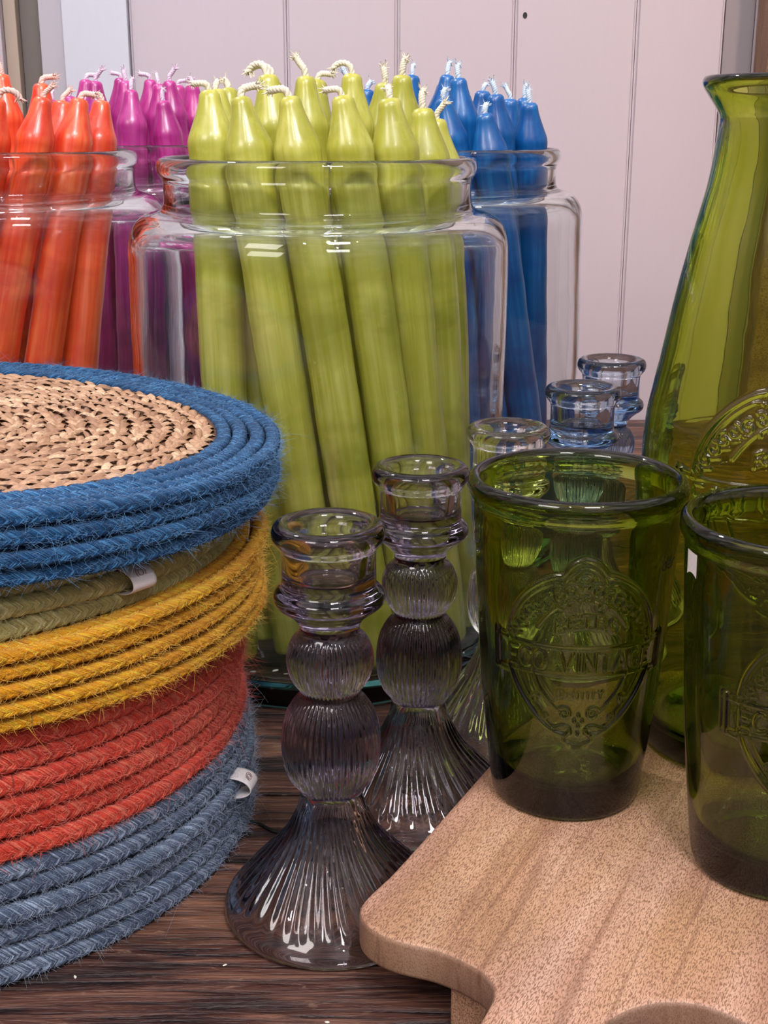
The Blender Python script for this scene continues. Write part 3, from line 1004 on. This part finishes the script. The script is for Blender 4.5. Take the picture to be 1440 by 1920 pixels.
    for pts, w, h in S:
        for (x0, y0), (x1, y1) in zip(pts[:-1], pts[1:]):
            m = 2.6 * w
            i0, i1 = np.searchsorted(xs, (min(x0, x1) - m, max(x0, x1) + m))
            j0, j1 = np.searchsorted(ys, (min(y0, y1) - m, max(y0, y1) + m))
            if i1 <= i0 or j1 <= j0: continue
            X, Y = np.meshgrid(xs[i0:i1], ys[j0:j1])
            dx, dy = x1 - x0, y1 - y0
            t = np.clip(((X - x0) * dx + (Y - y0) * dy) / (dx * dx + dy * dy + 1e-12), 0, 1)
            d = np.hypot(X - x0 - t * dx, Y - y0 - t * dy)
            sub = Hf[j0:j1, i0:i1]
            np.maximum(sub, 1.35 * h * np.exp(-(d / w) ** 2 * 1.5), out=sub)
    return xs, ys, Hf


EX, EY, EH = emblem_field()


def emblem_height(s, y):
    """bilinear lookup, metres in and out."""
    u = (s * 1000 - EX[0]) / .2
    v = (y * 1000 - EY[0]) / .2
    ok = (u > 0) & (v > 0) & (u < len(EX) - 1.001) & (v < len(EY) - 1.001)
    u = np.clip(u, 0, len(EX) - 1.001); v = np.clip(v, 0, len(EY) - 1.001)
    i = u.astype(int); j = v.astype(int); fu = u - i; fv = v - j
    h = EH[j, i] * (1 - fu) * (1 - fv) + EH[j, i + 1] * fu * (1 - fv) + EH[j + 1, i] * (1 - fu) * fv + EH[j + 1, i + 1] * fu * fv
    return np.where(ok, h, 0) * .001


def dense_lathe(name, outer, inner, zc, rref, scale, half_ang, fine, wob=0):
    """vessel with the emblem moulded on its outer wall, facing -Y."""
    po = smooth_profile(outer, .0003, 2)
    pi = smooth_profile(inner, .0022, 2)
    z0, z1 = zc - .036 * scale, zc + .044 * scale
    keep = [0]
    for i in range(1, len(po)):
        straight = .02 < po[i, 1] < outer[-6][1] - .006
        need = fine if z0 < po[i, 1] < z1 else (.003 if straight else .0009)
        if np.hypot(*(po[i] - po[keep[-1]])) >= need or i == len(po) - 1: keep.append(i)
    po = po[keep]
    prof = np.r_[po, pi[1:]]
    c = -math.pi / 2
    a = np.arange(c - half_ang, c + half_ang, fine / rref)
    b = np.linspace(c + half_ang, c + 2 * math.pi - half_ang, 70)[:-1]
    th = np.r_[a, b]
    r = prof[:, 0][:, None] * np.ones_like(th)[None]
    z = prof[:, 1][:, None] * np.ones_like(th)[None]
    rel = np.where(th > c + math.pi, th - 2 * math.pi, th) - c
    H = emblem_height(rel[None] * rref / scale + 0 * z[:len(po)], (z[:len(po)] - zc) / scale) * scale
    r[:len(po)] += H
    if wob: r += wob * np.sin(3 * th[None] + 30 * z) * np.clip(r / rref, 0, 1) ** 2
    P = np.stack([r * np.cos(th), r * np.sin(th), z], -1)
    return grid_mesh(name, P[::-1], closev=True)


tum_out = [(0, .0022), (.024, .0020), (.0272, .0), (.0290, .0), (.0306, .0016), (.0315, .0055), (.0328, .0165), (.0352, .038), (.0372, .0585), (.0392, .088), (.0411, .118), (.0414, .1285),
           (.0424, .1300), (.0436, .1325), (.0439, .1352), (.0431, .1378), (.0412, .1390)]
tum_in = [(.0412, .1390), (.0391, .1382), (.0380, .1350), (.0379, .128), (.0360, .088), (.0340, .0585), (.0302, .024), (.0282, .0150), (.0235, .0118), (.012, .0108), (0, .0106)]
tum_me = dense_lathe('tumbler', tum_out, tum_in, .0745, .0385, 1.03, 1.03, .00032)


def conform_text(name, txt, size, R, theta, z, parent, mat):
    cu = bpy.data.curves.new(name, 'FONT')
    cu.body = txt
    cu.size = size
    cu.shear = .25
    cu.extrude = .00004
    tmp = bpy.data.objects.new('tmp', cu)
    COL.objects.link(tmp)
    me = bpy.data.meshes.new_from_object(tmp.evaluated_get(bpy.context.evaluated_depsgraph_get()))
    bpy.data.objects.remove(tmp)
    for v in me.vertices:
        a = theta + v.co.x / R
        rr = R + .0002 + v.co.z
        v.co = (rr * math.cos(a), rr * math.sin(a), z + v.co.y)
    me.materials.clear()
    return obj(name, me, mat, parent)


t1 = obj('glass_tumbler', tum_me, M['green_glass'])
t1.location = (.0772, .4905, BZ + .0002)
t1.rotation_euler.z = -.04
tag(t1, 'olive green glass tumbler with moulded ECO VINTAGE emblem, whole in view on the board', 'tumbler', 'olive green moulded tumblers')
conform_text('printed_text', 'der', .0075, .0411, -math.pi / 2 + .80, .108, t1, M['black_ink'])
t2 = obj('glass_tumbler', tum_me, M['green_glass'])
t2.location = (.1498, .4335, BZ + .0002)
t2.rotation_euler.z = .03
tag(t2, 'olive green glass tumbler cut by the picture edge, white sticker scrap under its rim', 'tumbler', 'olive green moulded tumblers')
# scrap of sticker
sc = []
for a in np.linspace(-math.pi + .02, -math.pi + .22, 8):
    for k, zz in enumerate(np.linspace(.1195 + .003 * (a + math.pi), .1275, 6)):
        rr = .0411 + .0003 + (zz - .118) * .03
        sc.append((rr * math.cos(a), rr * math.sin(a), zz - (.0035 * (a + math.pi - .12) ** 2 * 40 if k == 0 else 0)))
obj('paper_sticker', mesh('paper_sticker', sc, [(i * 6 + j, (i + 1) * 6 + j, (i + 1) * 6 + j + 1, i * 6 + j + 1) for i in range(7) for j in range(5)]), M['label_cloth'], t2)

bot_out = [(0, .006), (.030, .004), (.042, .0), (.0475, .0), (.0510, .002), (.0528, .008), (.0536, .020), (.0546, .06), (.0554, .10), (.0557, .132), (.0550, .1486), (.0535, .1575),
           (.0508, .172), (.0462, .2005), (.0413, .2243), (.0380, .238), (.0353, .250), (.0338, .263), (.0329, .2715), (.0326, .2742), (.0340, .2770), (.0372, .2815), (.0400, .2855), (.0409, .2882), (.0398, .2902), (.0385, .2903)]
bot_in = [(.0385, .2903), (.0368, .2892), (.0350, .2845), (.0312, .2780), (.0298, .2742), (.0300, .263), (.0316, .250), (.0352, .2345), (.0380, .2243), (.0428, .2005), (.0474, .172), (.0500, .1575), (.0514, .1486),
          (.0521, .132), (.0518, .10), (.0510, .06), (.0500, .020), (.0480, .013), (.042, .0100), (.028, .0120), (.012, .0160), (0, .0165)]
bot_me = dense_lathe('carafe', bot_out, bot_in, .1270, .0553, 1.28, 1.0, .00042, .0002)
bo = obj('glass_carafe', bot_me, M['carafe_glass'])
bo.location = (.1690, .5400, BZ + .0002)
bo.rotation_euler.z = -.20
tag(bo, 'tall olive green glass carafe with flared lip and large moulded medallion', 'carafe')


# ------------------------------------------------------------------ placemats
MR = .1434          # centre line of the outermost cord
CW = .0036          # cord half width


def cord_grid(R, nu, nv, ph, zoff=0):
    u = np.linspace(0, 2 * np.pi, nu, endpoint=False)
    v = np.linspace(0, 2 * np.pi, nv, endpoint=False)
    U, V = np.meshgrid(u, v, indexing='ij')
    arc = U * R
    K = 4
    n_p = round(2 * np.pi * R / .0056)
    col = V / (2 * np.pi) * K
    w = col - np.floor(col)
    s = np.where(np.floor(col) % 2 == 0, 1, -1)
    tri = np.where(s > 0, w, 1 - w)
    q = U / (2 * np.pi) * n_p + tri * 1.0 + ph
    fr = q - np.floor(q)
    h = np.sqrt(np.clip(1 - (2 * fr - 1) ** 2, 0, 1))
    groove = np.where(s > 0, np.minimum(w, 1), np.minimum(1 - w, 1))
    amp = .00115 * h * (.45 + .55 * np.sin(np.pi * w) ** .7)
    rad = CW - .00115 + amp
    lump = .00022 * np.sin(7 * U + ph) + .00015 * np.sin(19 * U + 2 * ph)
    rr = R + lump + rad * np.cos(V)
    z = zoff + .00025 * np.sin(3 * U + ph) + .0002 * np.sin(8 * U + 3 * ph) + rad * np.sin(V)
    P = np.stack([rr * np.cos(U), rr * np.sin(U), z], -1)
    att = np.stack([arc * .7 + tri * .003 * s, q * .0056, 0 * q], -1)
    return P, att


def border_mesh():
    Ps, Fs, At = [], [], []
    base = 0
    for k, (R, nu, nv) in enumerate(((MR, 1500, 26), (MR - .0071, 1100, 20), (MR - .0142, 1000, 20), (MR - .0210, 900, 18))):
        P, a = cord_grid(R, nu, nv, k * 1.7)
        A, B = np.meshgrid(np.arange(nu), np.arange(nv), indexing='ij')
        A2, B2 = (A + 1) % nu, (B + 1) % nv
        F = np.stack([A * nv + B, A2 * nv + B, A2 * nv + B2, A * nv + B2], -1).reshape(-1, 4) + base
        Ps.append(P.reshape(-1, 3)); At.append(a.reshape(-1, 3)); Fs.append(F)
        base += nu * nv
    V = np.concatenate(Ps); F = np.concatenate(Fs); At = np.concatenate(At)
    me = bpy.data.meshes.new('braided_border')
    me.vertices.add(len(V)); me.vertices.foreach_set('co', V.reshape(-1).astype(np.float32))
    me.loops.add(F.size); me.loops.foreach_set('vertex_index', F.reshape(-1).astype(np.int32))
    me.polygons.add(len(F))
    me.polygons.foreach_set('loop_start', np.arange(0, F.size, 4, dtype=np.int32))
    me.polygons.foreach_set('loop_total', np.full(len(F), 4, dtype=np.int32))
    me.polygons.foreach_set('use_smooth', np.full(len(F), True))
    me.update(calc_edges=True)
    at = me.attributes.new('strand', 'FLOAT_VECTOR', 'POINT')
    at.data.foreach_set('vector', At.reshape(-1).astype(np.float32))
    return me


def straw_mesh():
    """plaited seagrass coil: overlapping folded strips along a spiral, both rows of the plait."""
    r = np.random.default_rng(9)
    V, F, T = [], [], []
    pitch = .0088
    s = 0
    rad = .1185
    ang = 0
    side = 1
    while rad > .004:
        ang += .0040 / rad
        rad -= pitch * .0040 / (2 * math.pi * rad)
        side = -side
        c = Vector((rad * math.cos(ang), rad * math.sin(ang), 0))
        t = Vector((-math.sin(ang), math.cos(ang), 0))
        n = Vector((math.cos(ang), math.sin(ang), 0))
        c = c + n * side * pitch * .22
        yaw = side * math.radians(r.normal(21, 9))
        d = t * math.cos(yaw) + n * math.sin(yaw)
        e = -t * math.sin(yaw) + n * math.cos(yaw)
        L = r.uniform(.0105, .0175)
        W = r.uniform(.0022, .0042)
        tone = min(1, max(0, r.normal(.55, .22)))
        lift = r.uniform(-.0003, .0007)
        b = len(V)
        for i, a in enumerate(np.linspace(-1, 1, 7)):
            for j, w in enumerate(np.linspace(-1, 1, 5)):
                taper = (1 - .45 * a * a)
                z = .0017 + lift - .0034 * abs(a) ** 2.6 + .0009 * (1 - w * w) + .00018 * math.sin(9 * w + 3 * a + b)
                p = c + d * (a * L / 2) + e * (w * W / 2 * taper + .0006 * a * a)
                V.append((p.x, p.y, z)); T.append(tone)
        for i in range(6):
            for j in range(4):
                F.append((b + i * 5 + j, b + (i + 1) * 5 + j, b + (i + 1) * 5 + j + 1, b + i * 5 + j + 1))
    # base disc underneath
    b = len(V)
    for k in range(64):
        a = k / 64 * 2 * math.pi
        V.append((.120 * math.cos(a), .120 * math.sin(a), .0004)); T.append(0)
    for k in range(64):
        a = k / 64 * 2 * math.pi
        V.append((.120 * math.cos(a), .120 * math.sin(a), -.0026)); T.append(0)
    F.append(tuple(range(b, b + 64)))
    F.append(tuple(range(b + 64, b + 128))[::-1])
    for k in range(64): F.append((b + k, b + 64 + k, b + 64 + (k + 1) % 64, b + (k + 1) % 64))
    me = mesh('woven_center', V, F)
    at = me.attributes.new('tone', 'FLOAT', 'POINT')
    at.data.foreach_set('value', np.array(T, np.float32))
    return me


def fuzz_mesh():
    r = np.random.default_rng(4)
    n = 5600
    V = np.zeros((n, 5, 3, 3))
    for k in range(n):
        outer = k < 4600
        u = r.uniform(0, 2 * np.pi)
        R = MR if outer else MR - .0071 * r.integers(1, 4)
        v = r.uniform(-1.3, 1.5) if outer else r.uniform(.9, 2.2)
        L = abs(r.normal(.0016, .0012)) + .0008
        if r.random() < .03: L *= 2.6
        base = np.array([(R + CW * math.cos(v) * .93) * math.cos(u), (R + CW * math.cos(v) * .93) * math.sin(u), CW * .93 * math.sin(v)])
        nrm = np.array([math.cos(v) * math.cos(u), math.cos(v) * math.sin(u), math.sin(v)])
        tan = np.array([-math.sin(u), math.cos(u), 0])
        d = nrm * r.uniform(.25, 1) + tan * r.normal(0, 1.0) + r.normal(size=3) * .25
        d /= np.linalg.norm(d)
        cur = r.normal(size=3) * L * .55
        for i, t in enumerate(np.linspace(0, 1, 5)):
            c = base + d * L * t + cur * t * t
            wd = .00007 * (1 - .6 * t)
            for j in range(3):
                a = j * 2.094
                V[k, i, j] = c + wd * (math.cos(a) * np.cross(d, [0, 0, 1.]) + math.sin(a) * np.array([0, 0, 1.]))
    F = []
    for k in range(n):
        b = k * 15
        for i in range(4):
            for j in range(3):
                F.append((b + i * 3 + j, b + (i + 1) * 3 + j, b + (i + 1) * 3 + (j + 1) % 3, b + i * 3 + (j + 1) % 3))
    return mesh('wool_fuzz', V.reshape(-1, 3), F)


border_me, straw_me, fuzz_me = border_mesh(), straw_mesh(), fuzz_mesh()
ORD = ['first', 'second', 'third', 'fourth', 'fifth', 'sixth']
STACK = [  # colour, count, z bottom, z top, centre bottom, centre top, tilt bottom, tilt top
    ('grey', 6, .0004, .0520, (-.2065, .5285), (-.2075, .5250), (0, 0), (-.012, -.002), 'grey blue'),
    ('red', 6, .0520, .1065, (-.2100, .5240), (-.2085, .5220), (-.014, -.002), (-.030, -.004), 'coral red'),
    ('yellow', 5, .1065, .1340, (-.2000, .5210), (-.1985, .5205), (-.032, -.005), (.030, -.002), 'mustard yellow'),
    ('olive', 3, .1345, .1605, (-.2080, .5240), (-.2100, .5240), (.000, -.004), (-.030, -.010), 'olive green'),
    ('blue', 4, .1605, .1872, (-.1925, .5205), (-.1895, .5200), (-.048, -.012), (-.066, -.024), 'deep blue'),
]
MATS = {}
for (key, n, z0, z1, c0, c1, t0, t1_, cname) in STACK:
    pitch = (z1 - z0) / n
    for i in range(n):
        f = (i + .5) / n
        jx, jy = rng.uniform(-.0014, .0014), rng.uniform(-.0012, .0012)
        if key == 'blue' and i == n - 1: jx = jy = 0
        c = empty('placemat', (c0[0] + (c1[0] - c0[0]) * f + jx, c0[1] + (c1[1] - c0[1]) * f + jy, z0 + pitch * (i + .5)))
        ta, tb = (t0[j] + (t1_[j] - t0[j]) * f for j in (0, 1))
        spin = rng.uniform(0, 6.28)
        c.rotation_euler = (Matrix.Rotation(tb, 3, 'X') @ Matrix.Rotation(-ta, 3, 'Y') @ Matrix.Rotation(spin, 3, 'Z')).to_euler()
        c.scale = (1, 1, pitch / .0072)
        from_top = n - 1 - i
        if key == 'blue' and from_top == 0:
            lab = 'top placemat of the stack, woven straw centre showing inside its deep blue border'
        else:
            lab = f'{ORD[from_top]} {cname} edged placemat counting down within its colour in the stack'
        tag(c, lab, 'placemat', f'{cname} placemats in the stack')
        obj('braided_border', border_me, M['wool_' + key], c)
        obj('woven_center', straw_me, M['straw'], c)
        tag(obj('wool_fuzz', fuzz_me, M['fuzz_' + key], c), kind='stuff')
        MATS[key, i] = c


def care_label(matobj, world_angle):
    """white cloth loop stitched round the outer cord, with a small red drop printed on it."""
    half = .0052
    prof = [(MR - .002, .0040), (MR + .002, .0041), (MR + .0055, .0036), (MR + .0085, .0022), (MR + .0098, .0), (MR + .0088, -.0020), (MR + .005, -.0036), (MR + .001, -.0041)]
    prof = smooth_profile(prof, .0006, 2)
    ws = np.linspace(-half, half, 9)
    P = np.zeros((len(prof), 9, 3))
    for i, (r_, z_) in enumerate(prof):
        for j, w_ in enumerate(ws):
            a = w_ / MR
            P[i, j] = (r_ * math.cos(a), r_ * math.sin(a), z_)
    me = grid_mesh('care_label', P)
    lb = obj('care_label', me, M['label_cloth'], matobj)
    R = matobj.rotation_euler.to_matrix()
    d = R.inverted() @ Vector((math.cos(world_angle), math.sin(world_angle), 0))
    lb.rotation_euler.z = math.atan2(d.y, d.x)
    lb['label'] = 'white cloth label'
    sm = lb.modifiers.new('thickness', 'SOLIDIFY')
    sm.thickness = .0003
    # printed drop: two nested outlines on the upper outer face
    paths = []
    for sc_ in (1.0, .55):
        pts = []
        for t in np.linspace(0, 2 * math.pi, 26):
            a = .0017 * sc_ * math.sin(t) * (1 + .0 * t)
            b = .0021 * sc_ * math.cos(t) * (1 if math.cos(t) < 0 else 1.3)
            rr = MR + .0072 + b * .55
            zz = .0031 - b * .62 - (b ** 2) * 40
            pts.append((rr * math.cos(a * 1.2 / MR), rr * math.sin(a * 1.2 / MR), zz + .0002))
        paths.append(np.array(pts))
    obj('printed_mark', tubes_mesh('printed_mark', paths, .00011, 4), M['label_ink'], lb)


care_label(MATS['olive', 1], math.radians(-37))
care_label(MATS['grey', 3], math.radians(-11))
